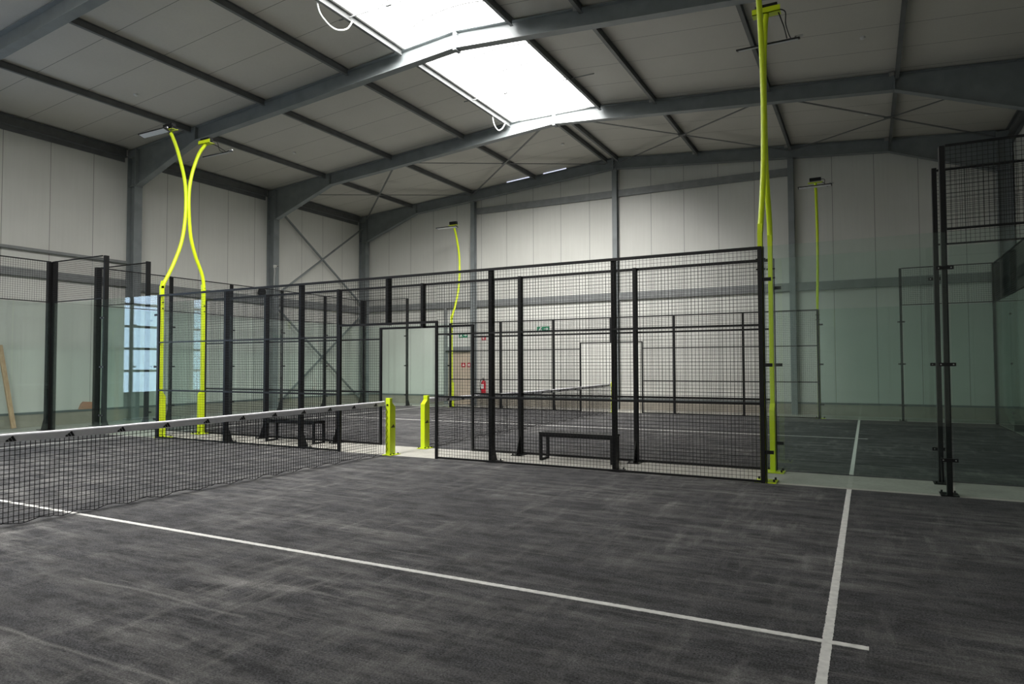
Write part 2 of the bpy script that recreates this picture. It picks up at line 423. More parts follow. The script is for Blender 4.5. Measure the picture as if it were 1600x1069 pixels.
# purlins: one per line and bay
def ibar(mb, x, ztop, y0, y1, h=0.15, w=0.075, t=0.008):
    mb.box(x-w/2, y0, ztop-t, x+w/2, y1, ztop); mb.box(x-w/2, y0, ztop-h, x+w/2, y1, ztop-h+t)
    mb.box(x-t/2, y0, ztop-h+t, x+t/2, y1, ztop-t)
lines = [(XRIDGE-8.45, 'first line up from the left wall'), (XRIDGE-5.66, 'second line up from the left wall'), (XRIDGE-2.95, 'line left of the rooflight'),
         (XRIDGE+2.9, 'line right of the rooflight'), (XRIDGE+5.68, 'second line up from the right wall'), (XRIDGE+8.35, 'first line up from the right wall')]
bays = [(FR[3]+0.105, FR[2]-0.105, 'bay nearest the camera'), (FR[2]+0.105, FR[1]-0.105, 'middle bay'), (FR[1]+0.105, FR[0]-0.105, 'bay by the far wall')]
for x, ln in lines:
    for y0, y1, bn in bays:
        zt_ = roofz(x) - 0.005 - 0.0375*SLOPE
        mb = MB(); ibar(mb, x, zt_, y0, y1)
        o = mb.build('purlin', M['purlin'], loc=(x, y0, zt_))
        tag(o, 'dark steel roof purlin, %s, %s' % (ln, bn), 'purlin', 'roof purlins')
        MB().cbox(x-0.10, y1-0.05, zt_-0.05, 0.11, 0.02, 0.09).build('bolt_cleat', M['chrome'], o)
for x, ln in ((SKY0-0.09, 'left edge of the rooflight'), (SKY1+0.09, 'right edge of the rooflight')):
    for y0, y1, bn in bays[:2]:
        zt_ = roofz(x) - 0.012
        mb = MB(); ibar(mb, x, zt_, y0, y1, 0.15, 0.07)
        tag(mb.build('purlin', M['purlin'], loc=(x, y0, zt_)), 'dark steel trimmer along the %s, %s' % (ln, bn), 'purlin', 'rooflight trimmers')
for x, ln in ((XRIDGE-0.2, 'left'), (XRIDGE+0.2, 'right')):
    zt_ = roofz(x)-0.012
    mb = MB(); ibar(mb, x, zt_, bays[2][0], bays[2][1], 0.15, 0.07)
    tag(mb.build('purlin', M['purlin'], loc=(x, FR[1], zt_)), 'dark steel ridge purlin beyond the rooflight, %s of the close pair' % ln, 'purlin', 'ridge purlins')
# eaves beams along both long walls
for s, xw, sd in ((-1, XL, 'left'), (1, XR, 'right')):
    for y0, y1, bn in bays:
        mb = MB()
        xa = xw - s*0.02
        mb.box(min(xa, xa-s*0.16), y0+0.1, 7.50, max(xa, xa-s*0.16), y1-0.1, 7.52)
        mb.box(min(xa, xa-s*0.16), y0+0.1, roofz(xw)-0.04, max(xa, xa-s*0.16), y1-0.1, roofz(xw)-0.02)
        mb.box(min(xa-s*0.08, xa-s*0.09), y0+0.1, 7.52, max(xa-s*0.08, xa-s*0.09), y1-0.1, roofz(xw)-0.04)
        mb.box(min(xa, xa-s*0.02), y0+0.1, 7.38, max(xa, xa-s*0.02), y1-0.1, 7.50)
        o = mb.build('eaves_beam', M['purlin'], loc=(xw, y0, 7.5))
        tag(o, 'dark steel eaves beam at the top of the %s wall, %s' % (sd, bn), 'beam', 'eaves beams')
# girts
def girt(x0, y0, x1, y1, z0, z1, label, m=None):
    mb = MB().box(x0, y0, z0, x1, y1, z1)
    if x1-x0 > y1-y0: mb.box(x0, y0-0.01, z0-0.012, x1, y1, z0+0.012)
    else: mb.box(x0, y0, z0-0.012, x1+0.02 if x0 < 0 else x1, y1, z0+0.012)
    tag(mb.build('wall_girt', m or M['girt'], loc=(x0, y0, z0)), label, 'girt', 'wall girts')
girt(XL+0.0, GY1, XL+0.10, FR[2]-0.14, 3.80, 3.98, 'grey horizontal wall girt on the left wall, nearest bay, lower one')
girt(XL+0.0, GY1, XL+0.10, FR[2]-0.14, 4.46, 4.52, 'thin grey horizontal wall girt on the left wall, nearest bay, upper one')
girt(XL+0.0, FR[2]+0.14, XL+0.10, FR[1]-0.14, 3.70, 3.95, 'grey horizontal wall girt on the left wall, middle bay')
girt(XL+0.0, FR[1]+0.14, XL+0.10, FR[0]-0.14, 3.70, 3.95, 'grey horizontal wall girt on the left wall, bay by the corner')
gx = [XL+0.37, -6.22, -0.52, 5.11, XR-0.37]
gn = ['from the left corner to the exit door', 'left of the middle gable post', 'right of the middle gable post', 'towards the right corner']
for i in range(4):
    x0 = gx[i] + (0.0 if i == 0 else 0.18)
    girt(x0, YFAR-0.10, gx[i+1], YFAR-0.0, 3.74, 3.98, 'grey horizontal girt low on far wall, ' + gn[i])
for i in (1, 2):
    girt(gx[i]+0.18, YFAR-0.10, gx[i+1], YFAR-0.0, 7.32, 7.54, 'grey horizontal girt high under the gable rafter, ' + gn[i])
girt(XR-0.10, FR[2]+0.14, XR, FR[0]-0.14, 3.74, 3.98, 'grey horizontal wall girt on the right wall')
tag(MB().box(-7.53, 13.10, -0.03, -7.42, 13.205, 3.74).build('door_post', M['girt'], loc=(-7.5, 13.15, 0)), 'slim grey steel post left of the fire exit door', 'steel post')
tag(MB().box(-7.42, 13.10, 2.06, -6.22, 13.20, 2.22).box(-7.42, 13.02, 2.06, -6.22, 13.10, 2.08).build('door_lintel', M['girt'], loc=(-6.8, 13.15, 2.06)), 'grey steel lintel above the fire exit door', 'lintel')
# wind bracing in the last bay
def roofX(xa, xb, label):
    r = thing('roof_brace', label, 'bracing', ((xa+xb)/2, 10.6, roofz((xa+xb)/2)-0.19), 'crossed roof braces in the last bay')
    za, zb = roofz(xa)-0.19, roofz(xb)-0.19
    y0, y1 = FR[1]+0.1, FR[0]-0.1
    MB().bar((xa, y0, za), (xb, y1, zb), 0.06, 0.012).build('brace_rod', M['purlin'], r)
    MB().bar((xa, y1, za-0.015), (xb, y0, zb-0.015), 0.06, 0.012).build('brace_rod', M['purlin'], r)
    xm = (xa+xb)/2
    MB().cbox(xm, (y0+y1)/2, roofz(xm)-0.19, 0.2, 0.12, 0.03).build('node_plate', M['purlin'], r)
roofX(XL+0.4, XRIDGE-5.66, 'crossed steel roof brace next to the left wall')
roofX(XRIDGE-5.66, XRIDGE-0.25, 'crossed steel roof brace left of the ridge')
roofX(XRIDGE+0.25, XRIDGE+5.68, 'crossed steel roof brace right of the ridge')
roofX(XRIDGE+5.68, XR-0.4, 'crossed steel roof brace next to the right wall')
def wallX(z0, z1, label):
    r = thing('wall_brace', label, 'bracing', (XL+0.2, 10.55, z0), 'crossed braces on the left wall')
    y0, y1 = FR[1]+0.12, FR[0]-0.12
    x = XL+0.19
    MB().bar((x, y0, z1), (x, y1, z0), 0.05, 0.07, (1, 0, 0)).build('brace_bar', M['steel'], r)
    MB().bar((x+0.055, y0, z0), (x+0.055, y1, z1), 0.05, 0.07, (1, 0, 0)).build('brace_bar', M['steel'], r)
wallX(4.02, 7.25, 'upper crossed steel brace on the left wall in the far corner')
wallX(0.05, 3.65, 'lower crossed steel brace on the left wall in the far corner')

# ================================================================== COURTS
def rough_line(ax, c, a, b, z0, z1, parent, name):
    """painted pile: a 5 cm strip whose edges fray a little"""
    n_ = int((b-a)/0.012); vs = []; fs = []
    for i in range(n_+1):
        t = a + (b-a)*i/n_
        e0 = c-0.025+random.uniform(-0.0025, 0.0025); e1 = c+0.025+random.uniform(-0.0025, 0.0025)
        for e, z in ((e0, z0), (e1, z0), (e1, z1), (e0, z1)):
            vs.append((e, t, z) if ax == 0 else (t, e, z))
    for i in range(n_):
        for k in range(4): fs.append((i*4+k, i*4+(k+1) % 4, (i+1)*4+(k+1) % 4, (i+1)*4+k))
    fs += [(0, 1, 2, 3), tuple(n_*4+k for k in range(4))]
    MB().add(vs, fs).build(name, M['line'], parent)
def court(yc, label):
    """turf slab with its painted lines; yc = the centre line's y"""
    r = MB().box(-10, yc-5.0-(0.05 if yc > 0 else 0), -0.03, 10, yc+5.0+(0.05 if yc > 0 else 0), 0.0).build('turf_court', M['turf'], loc=(0, yc, 0))
    tag(r, label, 'court floor')
    z0, z1 = 0.0005, 0.0035
    for s in (-1, 1):
        rough_line(0, s*6.95, yc-4.98, yc+4.98, z0, z1, r, 'service_line')
        a, b = sorted((0.02*s, 7.15*s))
        rough_line(1, yc, a, b, z0+0.0006, z1+0.0006, r, 'centre_line')
court(-5.0, 'charcoal turf court with white lines in the foreground')
court((YB0+YB1)/2, 'charcoal turf court with white lines beyond the walkway')
tag(MB().box(-10, 0.0, -0.03, 10, GAP, -0.004).build('walkway', M['concrete'], loc=(0, 0.5, -0.03)), 'pale concrete walkway strip between the two courts', 'walkway')

# -------- logo of three slanted bars
LOGO = []
for sx_, hl in ((0.02, 0.10), (0.36, 0.27), (0.70, 0.44)):
    hr = hl + 0.15
    LOGO.append([(sx_, 0), (sx_+0.29, 0), (sx_+0.29-hr*0.577, hr), (sx_-hl*0.577+0.0, hl)])
def logo(parent, origin, u, v, w, nrm, m=None, t=0.001):
    """three-bar logo of width w: origin = lower left corner, u right, v up, nrm outwards"""
    o = Vector(origin); u = Vector(u); v = Vector(v); nrm = Vector(nrm)
    mb = MB()
    for q in LOGO:
        a = [o + u*(p[0]*w) + v*(p[1]*w) + nrm*0.0006 for p in q]
        b = [p + nrm*t for p in a]
        mb.add(a+b, [(3, 2, 1, 0), (4, 5, 6, 7)] + [(i, (i+1) % 4, (i+1) % 4+4, i+4) for i in range(4)])
    return mb.build('logo', m or M['logo'], parent)

# -------- nets
def net(y0, y1, label):
    yc = (y0+y1)/2
    r = thing('tennis_net', label, 'net', (0, yc, 0))
    half = (y1-y0)/2
    def ztop(y): return 0.865 + 0.035*(abs(y-yc)/half)**1.3
    cs = 0.0445; w = 0.0046
    mb = MB()
    n_ = int((y1-y0)/cs)
    random.seed(int(abs(y0)*7)+3)
    ws = []
    for i in range(n_+1):
        y = y0 + i*cs
        zb = 0.004 + 0.035*abs(math.sin(i*0.35+0.6*math.sin(i*0.11))) * (0.7+0.5*random.random())
        ws.append((y, zb))
        mb.box(-w/2, y-w/2, zb, w/2, y+w/2, ztop(y)-0.05)
    k = 0
    z = 0.045
    while z < 0.84:
        pts = [(0.0, y0 + i*0.25, z + 0.004*math.sin(i*1.3+z*20)) for i in range(int((y1-y0)/0.25)+1)]
        for a, b in zip(pts[:-1], pts[1:]): mb.bar(a, b, w, w)
        z += cs
    mb.build('net_mesh', M['cord'], r)
    mb = MB()
    for a, b in zip(ws[:-1], ws[1:]): mb.bar((0, a[0], a[1]), (0, b[0], b[1]), 0.006, 0.006)
    mb.build('bottom_cord', M['cord'], r)
    # tape folded over the headline cord
    ns = 60
    prof = [(0.004, -0.078), (0.010, -0.06), (0.012, -0.022), (0.016, -0.014), (0.014, -0.004), (0.007, 0.002), (0, 0.004), (-0.007, 0.002), (-0.014, -0.004), (-0.016, -0.014), (-0.010, -0.06), (-0.004, -0.078)]
    vs = []; fs = []
    for i in range(ns+1):
        y = y0 + (y1-y0)*i/ns; zt2 = ztop(y) + 0.0015*math.sin(i*1.7)
        for px, pz in prof: vs.append((px, y, zt2+pz))
    k = len(prof)
    for i in range(ns):
        for j in range(k): fs.append((i*k+j, i*k+(j+1) % k, (i+1)*k+(j+1) % k, (i+1)*k+j))
    fs += [tuple(range(k)), tuple(ns*k+j for j in range(k))[::-1]]
    tp = MB().add(vs, fs).build('top_tape', M['band'], r, smooth=False)
    i = 0
    while True:
        y = y1 - 0.215 - 0.533*i - 0.02
        if y < y0 + 0.2: break
        logo(tp, (0.0122, y-0.045, ztop(y)-0.070), (0, 1, 0), (0, 0, 1), 0.092, (1, 0, 0)); i += 1
    return r
net(-9.98, -0.05, 'black court net with white logo tape, in the foreground')
net(YB0+0.05, YB1-0.05, 'black court net with white tape on the court behind the fence')

def net_post(y, s, label, lg=True):
    """s = +1: the thick chamfered side points to +y"""
    r = thing('net_post', label, 'net post', (0.045, y, 0), 'yellow net posts')
    def Y(t): return y + s*t
    poly = [(Y(-0.01), 0.0), (Y(0.14), 0.0), (Y(0.14), 0.80), (Y(0.055), 0.875), (Y(0.055), 0.952), (Y(-0.01), 0.952)]
    MB().prism(poly, 0, 0.0, 0.09).build('post_body', M['yellow'], r, bevel=0.004)
    a, b = sorted((Y(-0.05), Y(0.20)))
    bp = MB().box(-0.04, a, 0.0, 0.15, b, 0.01).build('base_plate', M['yellow'], r)
    for (px, pt) in ((0.12, 0.17), (-0.02, 0.17), (0.12, -0.03), (0.12, 0.06)):
        MB().tube([(px, Y(pt), 0.009), (px, Y(pt), 0.03)], 0.012, 6).build('bolt', M['black'], bp)
    # lacing hooks and cord on the net side
    mb = MB(); pts = []
    for i in range(15):
        z = 0.05 + i*0.052
        pts.append((0.015 + (0.03 if i % 2 else 0.0), Y(-0.02), z))
    mb.tube(pts, 0.004, 5); mb.build('lacing_cord', M['cord'], r)
    for i in range(7):
        z = 0.08 + i*0.11
        MB().tube([(0.02, Y(-0.008), z), (0.02, Y(-0.03), z), (0.02, Y(-0.032), z+0.02)], 0.004, 5).build('hook', M['chrome'], r)
    MB().tube([(0.045, Y(-0.012), 0.84), (0.045, Y(-0.03), 0.84)], 0.015, 8).build('headline_eye', M['black'], r)
    if lg:
        y_ = min(Y(0.02), Y(0.12)) + 0.004
        logo(r, (0.0905, y_, 0.455), (0, 1, 0), (0, 0, 1), 0.10, (1, 0, 0))
    return r
net_post(-0.0, 1, 'yellow net post with black logo at the end of the foreground net')
net_post(GAP, -1, 'yellow net post with black logo, right one across the walkway')
net_post(YB1, 1, 'yellow net post at the far end of the back net', False)

# -------- wire mesh between two points on a vertical plane
WS = 0.05; WT = 0.0037
def wires(mb, ax, c, a, b, z0, z1, off=0.0, ws=WS, wt=WT):
    """ax 0: runs in x at y=c ; ax 1: runs in y at x=c"""
    n_ = max(1, int(round((b-a)/ws)))
    for i in range(n_+1):
        t = a + (b-a)*i/n_
        if ax == 0: mb.box(t-wt/2, c+off-wt/2, z0, t+wt/2, c+off+wt/2, z1)
        else: mb.box(c+off-wt/2, t-wt/2, z0, c+off+wt/2, t+wt/2, z1)
    k = max(1, int(round((z1-z0)/ws)))
    for j in range(k+1):
        z = z0 + (z1-z0)*j/k
        if ax == 0: mb.box(a, c+off-wt*1.5, z-wt/2, b, c+off-wt/2, z+wt/2)
        else: mb.box(c+off-wt*1.5, a, z-wt/2, c+off-wt/2, b, z+wt/2)
def hrail(mb, ax, c, a, b, z, w=0.02, h=0.03):
    if ax == 0: mb.box(a, c-w/2, z-h/2, b, c+w/2, z+h/2)
    else: mb.box(c-w/2, a, z-h/2, c+w/2, b, z+h/2)

def fence_post(r, x, y, s, z0, z1, foot=True):
    """steel upright behind the mesh; s = side (+1/-1 in y) on which it stands"""
    mb = MB().box(x-0.028, min(y+s*0.015, y+s*0.115), z0, x+0.028, max(y+s*0.015, y+s*0.115), z1)
    p = mb.build('post', M['black'], r, bevel=0.003)
    if foot:
        mb = MB()
        y1 = y+s*0.115
        mb.prism([(y1, 0.0), (y1+s*0.13, 0.0), (y1+s*0.12, 0.03), (y1, 0.33)], 0, x-0.004, x+0.004)
        mb.box(x-0.09, min(y+s*0.02, y+s*0.27), 0.0, x+0.09, max(y+s*0.02, y+s*0.27), 0.010)
        f = mb.build('foot_plate', M['black'], p)
        mb = MB()
        for dx, dy in ((-0.065, 0.24), (0.065, 0.24)): mb.tube([(x+dx, y+s*dy, 0.01), (x+dx, y+s*dy, 0.035)], 0.011, 6)
        mb.build('foot_bolts', M['black'], p)
    return p

def side_fence(y, s, label):
    """12 m of 3 m high mesh with a 2.04 m entrance; s = side of the uprights"""
    r = thing('mesh_fence', label, 'fence', (0, y, 0), 'side fences of wire mesh')
    J = 1.02
    z00 = 0.03
    segs = [(-6, -4), (-4, -2), (-2, -J), (J, 2), (2, 4), (4, 6)]
    for a, b in segs:
        mb = MB(); wires(mb, 0, y, a, b, z00, 2.99); mb.build('mesh_panel', M['wire'], r)
    mb = MB(); wires(mb, 0, y, -J, J, 2.22, 2.99); mb.build('mesh_panel', M['wire'], r)
    for z, hh in ((0.02, 0.03), (1.0, 0.028), (2.0, 0.028)):
        for a, b in ((-6, -J), (J, 6)):
            mb = MB(); hrail(mb, 0, y, a, b, z, 0.022, hh); mb.build('rail', M['black'], r)
    mb = MB(); hrail(mb, 0, y, -6, 6, 2.985, 0.03, 0.04); mb.build('rail', M['black'], r)
    mb = MB(); hrail(mb, 0, y, -J, J, 2.20, 0.035, 0.035); mb.build('rail', M['black'], r)
    for x in (-J, J):
        MB().box(x-0.02, y-0.02, 0.0, x+0.02, y+0.02, 2.22).build('door_jamb', M['black'], r)
    for x in (-6.0, 5.98):
        MB().box(x-0.025, y-0.016, 0.0, x+0.025, y+0.016, 3.0).build('end_bar', M['black'], r)
    for x in (-4, -2, 2, 4): fence_post(r, x, y, s, 0.0, 3.0)
    fence_post(r, 0, y, s, 2.18, 3.0, False)
    return r
side_fence(0.0, 1, 'black wire mesh fence along the foreground court, with open entrance at the net')
side_fence(YB0, -1, 'black wire mesh fence across the walkway, nearer side of the back court')
side_fence(YB1, 1, 'black wire mesh fence on the far side of the back court')

# -------- glass walls
def clamp(mb, ax, c, t, z, s):
    """little bolted clamp holding the glass to the upright at t"""
    if ax == 0: mb.box(t-0.085, c-0.012, z-0.02, t+0.085, c+0.004 if s > 0 else c+0.012, z+0.02)
    else: mb.box(c-0.012, t-0.085, z-0.02, c+0.012, t+0.085, z+0.02)
def glass_side(y, s, sx, label):
    """corner piece of a long side: x 6..10 (times sx); s = side of the uprights"""
    r = thing('glass_wall', label, 'glass wall', (sx*8, y, 0), 'glass walls of the courts')
    for a, b in ((6.03, 7.985), (8.015, 9.97)):
        a2, b2 = sorted((sx*a, sx*b))
        MB().box(a2, y-0.006, 0.02, b2, y+0.006, 3.0).build('glass_pane', M['glass'], r)
    a2, b2 = sorted((sx*8.0, sx*9.97))
    mb = MB(); wires(mb, 0, y, a2, b2, 3.04, 3.98); mb.build('mesh_panel', M['wire'], r)
    mb = MB(); hrail(mb, 0, y, a2, b2, 3.03, 0.02, 0.022); mb.build('rail', M['black'], r)
    mb = MB(); hrail(mb, 0, y, a2, b2, 3.99, 0.022, 0.026); mb.build('rail', M['black'], r)
    p = fence_post(r, sx*7.97, y, s, 0.0, 4.0)
    for z in (0.41, 1.49, 2.59):
        mb = MB(); clamp(mb, 0, y, sx*7.97, z, s); c_ = mb.build('clamp', M['black'], r)
        MB().tube([(sx*7.97-0.06, y-0.012, z), (sx*7.97-0.06, y-0.018, z)], 0.008, 6).tube([(sx*7.97+0.06, y-0.012, z), (sx*7.97+0.06, y-0.018, z)], 0.008, 6).build('clamp_bolt', M['chrome'], c_)
    # corner upright
    x = sx*10.0
    MB().box(x-0.05, min(y, y+s*0.11), 0, x+0.05, max(y, y+s*0.11), 4.0).build('post', M['black'], r, bevel=0.003)
    return r
def glass_end(y0, y1, sx, label):
    """short end of a court at x = sx*10"""
    x = sx*9.985
    r = thing('glass_wall', label, 'glass wall', (x, (y0+y1)/2, 0), 'glass walls of the courts')
    n_ = 5
    st = (y1-y0)/n_
    for i in range(n_):
        a, b = y0+i*st+0.015, y0+(i+1)*st-0.015
        MB().box(x-0.006, a+0.01, 0.02, x+0.006, b-0.01, 3.0).build('glass_pane', M['glass'], r)
        mb = MB(); wires(mb, 1, x, a, b, 3.04, 3.98); mb.build('mesh_panel', M['wire'], r)
        mb = MB(); hrail(mb, 1, x, a, b, 3.03, 0.02, 0.022); mb.build('rail', M['black'], r)
        mb = MB(); hrail(mb, 1, x, a, b, 3.99, 0.022, 0.026); mb.build('rail', M['black'], r)
    for i in range(n_+1):
        y = y0 + i*st
        if i in (0, n_): y += 0.03 if i == 0 else -0.03
        if i == 0 and y0 == 0: pass
        xo = x + sx*0.015
        mb = MB().box(min(xo, xo+sx*0.10), y-0.028, 0, max(xo, xo+sx*0.10), y+0.028, 4.0)
        p = mb.build('post', M['black'], r, bevel=0.003)
        mb = MB(); x1 = xo+sx*0.10
        mb.prism([(x1, 0.0), (x1+sx*0.15, 0.0), (x1+sx*0.14, 0.03), (x1, 0.38)], 1, y-0.004, y+0.004)
        mb.box(min(xo, xo+sx*0.28), y-0.09, -0.0, max(xo, xo+sx*0.28), y+0.09, 0.01)
        mb.build('foot_plate', M['black'], p)
        if 0 < i < n_:
            for z in (0.41, 1.49, 2.59):
                mb = MB(); clamp(mb, 1, x, y, z, sx); mb.build('clamp', M['black'], r)
        # pad under the feet so that they stand on something
    MB().box(min(x, x+sx*0.33), y0-0.1, -0.03, max(x, x+sx*0.33), y1+0.1, 0.0).build('kerb', M['concrete'], r)
    return r
glass_side(0.0, 1, -1, 'glass corner wall of the foreground court behind the net, far left')
glass_side(0.0, 1, 1, 'glass side wall right of the tall yellow poles, foreground court')
glass_end(-10.0, -0.02, -1, 'glass end wall of the foreground court, at the left edge')
glass_end(-10.0, -0.02, 1, 'glass end wall of the foreground court, beyond the right edge')
glass_side(YB0, -1, -1, 'glass side wall of the back court, left end, nearer side')
glass_side(YB0, -1, 1, 'glass side wall of the back court, right end, nearer side')
glass_side(YB1, 1, -1, 'glass corner wall of the back court by the far left hall corner')
glass_side(YB1, 1, 1, 'glass corner wall of the back court by the far right hall corner')
glass_end(YB0, YB1, -1, 'glass end wall of the back court along the left hall wall')
glass_end(YB0, YB1, 1, 'glass end wall of the back court along the right hall wall')

# -------- lighting poles
def smooth_path(pts, n=6):
    out_ = []
    P_ = [Vector(p) for p in pts]
    for i in range(len(P_)-1):
        p0 = P_[max(i-1, 0)]; p1 = P_[i]; p2 = P_[i+1]; p3 = P_[min(i+2, len(P_)-1)]
        for k in range(n):
            t = k/n
            out_.append(0.5*((2*p1) + (p2-p0)*t + (2*p0-5*p1+4*p2-p3)*t*t + (3*p1-p0-3*p2+p3)*t**3))
    out_.append(P_[-1]); return out_
PROF_A = [(0.07, 3.20), (0.13, 3.31), (0.306, 3.663), (0.50, 4.18), (0.585, 4.70), (0.60, 5.15), (0.57, 5.53), (0.49, 5.86), (0.355, 6.25), (0.205, 6.55)]
PROF_B = [(0.05, 3.24), (0.10, 3.54), (0.28, 3.95), (0.40, 4.36), (0.452, 4.90), (0.455, 5.34), (0.40, 5.71), (0.31, 6.02), (0.20, 6.29), (0.05, 6.52)]
def light_pole(x, y, s, prof, label, lum_off, lum_z=6.39, tilt=0.0, arm=1):
    """s: direction in y away from the court, towards which the pole bulges"""
    r = thing('light_pole', label, 'light pole', (x, y, 0), 'yellow floodlight poles')
    def Y(t): return y + s*t
    def bx(mb, x0, t0, z0, x1, t1, z1): return mb.box(x0, min(Y(t0), Y(t1)), z0, x1, max(Y(t0), Y(t1)), z1)
    mb = bx(MB(), x-0.030, 0.022, 0.0, x+0.030, 0.10, 3.20)
    mb.build('pole', M['yellow'], r, bevel=0.006)
    # wider sleeve at the foot, chamfered at its top
    mb = MB().prism([(Y(0.02), 0.0), (Y(0.165), 0.0), (Y(0.165), 0.86), (Y(0.10), 0.95), (Y(0.02), 0.95)], 0, x-0.034, x+0.034)
    mb.build('sleeve', M['yellow'], r, bevel=0.004)
    bp = bx(MB(), x-0.11, 0.0, 0.0, x+0.15, 0.27, 0.012).build('base_plate', M['yellow'], r)
    for dx, dt in ((0.12, 0.23), (-0.08, 0.23), (0.12, 0.05)):
        MB().tube([(x+dx, Y(dt), 0.01), (x+dx, Y(dt), 0.045)], 0.014, 6).build('bolt', M['black'], bp)
    # bent upper tube
    pts = [(x, Y(a), z) for a, z in prof]
    sp = smooth_path(pts)
    mb = MB().tube(sp, 0.037, 12); mb.build('curved_pole', M['yellow'], r, smooth=True)
    a0, z0 = prof[0]
    mb = MB().prism([(Y(0.022), 3.15), (Y(0.10), 3.15), (Y(a0+0.06), z0+0.08), (Y(a0-0.01), z0+0.11)], 0, x-0.030, x+0.030)
    mb.build('pole_joint', M['yellow'], r)
    a, b = sorted((x+(0.036 if x > 0 else -0.036), x+(0.046 if x > 0 else -0.046)))
    bx(MB(), a, -0.008, 0.0, b, 0.045, 3.0).build('edge_channel', M['black'], r)
    # clamps that fix the fence
    for z in (2.85, 2.72): 
        MB().tube([(x-0.055, Y(0.06), z), (x+0.06, Y(0.06), z)], 0.012, 6).build('bolt', M['black'], r)
    gx_ = 1 if x > 0 else -1
    for z in (0.39, 1.49, 2.58):
        a, b = sorted((x+gx_*0.03, x+gx_*0.13))
        bx(MB(), a, -0.012, z-0.022, b, 0.02, z+0.022).build('clamp', M['black'], r)
    # bracket plate, driver and luminaire
    ta, tz = prof[-1]
    ta_, tz_ = ta-0.02, tz+0.005
    mb = bx(MB(), x-0.19, ta_-0.07, tz_, x+0.19, ta_+0.07, tz_+0.010)
    bx(mb, x-0.19, ta_+0.06, tz_, x+0.19, ta_+0.07, tz_+0.085 if arm else tz_+0.02)
    mb.build('bracket_plate', M['yellow'], r)
    d_ = bx(MB(), x-0.15, ta_-0.055, tz_+0.06, x+0.15, ta_+0.05, tz_+0.14).build('driver_box', M['black'], r, bevel=0.006)
    mb = MB()
    for i in range(9): bx(mb, x-0.14+i*0.034, ta_-0.05, tz_+0.010, x-0.135+i*0.034, ta_+0.045, tz_+0.06)
    mb.build('cooling_fin', M['black'], d_)
    mb = MB().tube([(x+0.16, Y(ta_), tz_+0.005), (x+0.22, Y(ta_-0.12), (tz_+lum_z)/2+0.03), (x+0.26, Y(lum_off), lum_z+0.03)], 0.009, 6)
    mb.build('arm', M['black'], r)
    MB().tube(smooth_path([(x+0.14, Y(ta_-0.05), tz_+0.08), (x+0.24, Y(ta_-0.10), tz_+0.04), (x+0.24, Y(ta_-0.16), tz_-0.12), (x+0.32, Y(lum_off+0.08), lum_z-0.02), (x+0.38, Y(lum_off), lum_z+0.03)]), 0.008, 6).build('cable', M['black'], r)
    MB().tube([(x+0.36, Y(lum_off-0.02), lum_z+0.035), (x+0.47, Y(lum_off-0.02), lum_z+0.035)], 0.018, 8).build('plug', M['chrome'], r)
    # flat luminaire, long in x, tilted about x
    hw, hl, th = 0.075, 0.43, 0.022
    cy, cz = Y(lum_off), lum_z
    ct, st_ = math.cos(tilt), math.sin(tilt)
    def lumbox(hl_, ya, yb, za, zb):
        v = []
        for xx in (-hl_, hl_):
            for (p, q) in ((ya, za), (yb, za), (yb, zb), (ya, zb)):
                v.append((x+xx, cy + (p*ct - q*st_), cz + (p*st_ + q*ct)))
        return MB().add(v, [(3, 2, 1, 0), (4, 5, 6, 7)] + [(i, (i+1) % 4, (i+1) % 4+4, i+4) for i in range(4)])
    h_ = lumbox(hl, -hw, hw, -th/2, th/2).build('luminaire', M['black'], r)
    lumbox(hl-0.025, -hw+0.012, hw-0.012, -th/2-0.003, -th/2+0.001).build('led_cover', M['led'], h_)
    return r
light_pole(-6, 0.0, 1, PROF_A, 'tall curved yellow light pole of the foreground court, left one of the touching left pair', -0.17, 6.40, -0.30, 0)
light_pole(-6, YB0, -1, PROF_B, 'tall curved yellow light pole of the back court, right one of the touching left pair', -0.27, 6.385, 0.30)
light_pole(5.98, 0.0, 1, PROF_A, 'yellow light pole of the foreground court that runs out of the top edge', -0.17, 6.40, -0.30, 0)
light_pole(5.98, YB0, -1, PROF_B, 'tall yellow light pole topped by a yellow bracket, right of the mesh fence', -0.05, 6.13, 0.30)
light_pole(-6, YB1, 1, PROF_A, 'thin curved yellow light pole in front of the far wall near the exit door', -0.24, 6.40, -0.18, 0)
light_pole(5.98, YB1, 1, PROF_A, 'straight looking yellow light pole in front of the far wall, seen through glass', -0.10, 6.39, -0.12, 0)

# -------- benches on the walkway
def bench(x0, x1, y0, y1, label):
    r = thing('bench', label, 'bench', ((x0+x1)/2, (y0+y1)/2, 0), 'black benches on the walkway')
    h = 0.42; t = 0.04
    mb = MB()
    for i in range(3):
        ya = y0 + i*(y1-y0)/3
        mb.box(x0-0.01, ya+0.004, h-0.01, x1+0.01, ya+(y1-y0)/3-0.004, h+0.02)
    mb.build('seat', M['black'], r)
    MB().box(x0, y0, h-0.05, x1, y0+t, h-0.01).box(x0, y1-t, h-0.05, x1, y1, h-0.01).build('seat_frame', M['black'], r)
    for x in (x0, x1-t):
        for y in (y0, y1-t): MB().box(x, y, 0.0, x+t, y+t, h-0.05).build('leg', M['black'], r)
        MB().box(x, y0+t, 0.0, x+t, y1-t, 0.03).build('foot_bar', M['black'], r)
    return r
bench(2.56, 3.78, 0.60, 0.90, 'low black metal bench behind the right half of the mesh fence')
bench(-3.50, -2.20, 0.60, 0.90, 'low black metal bench behind the left half of the mesh fence')

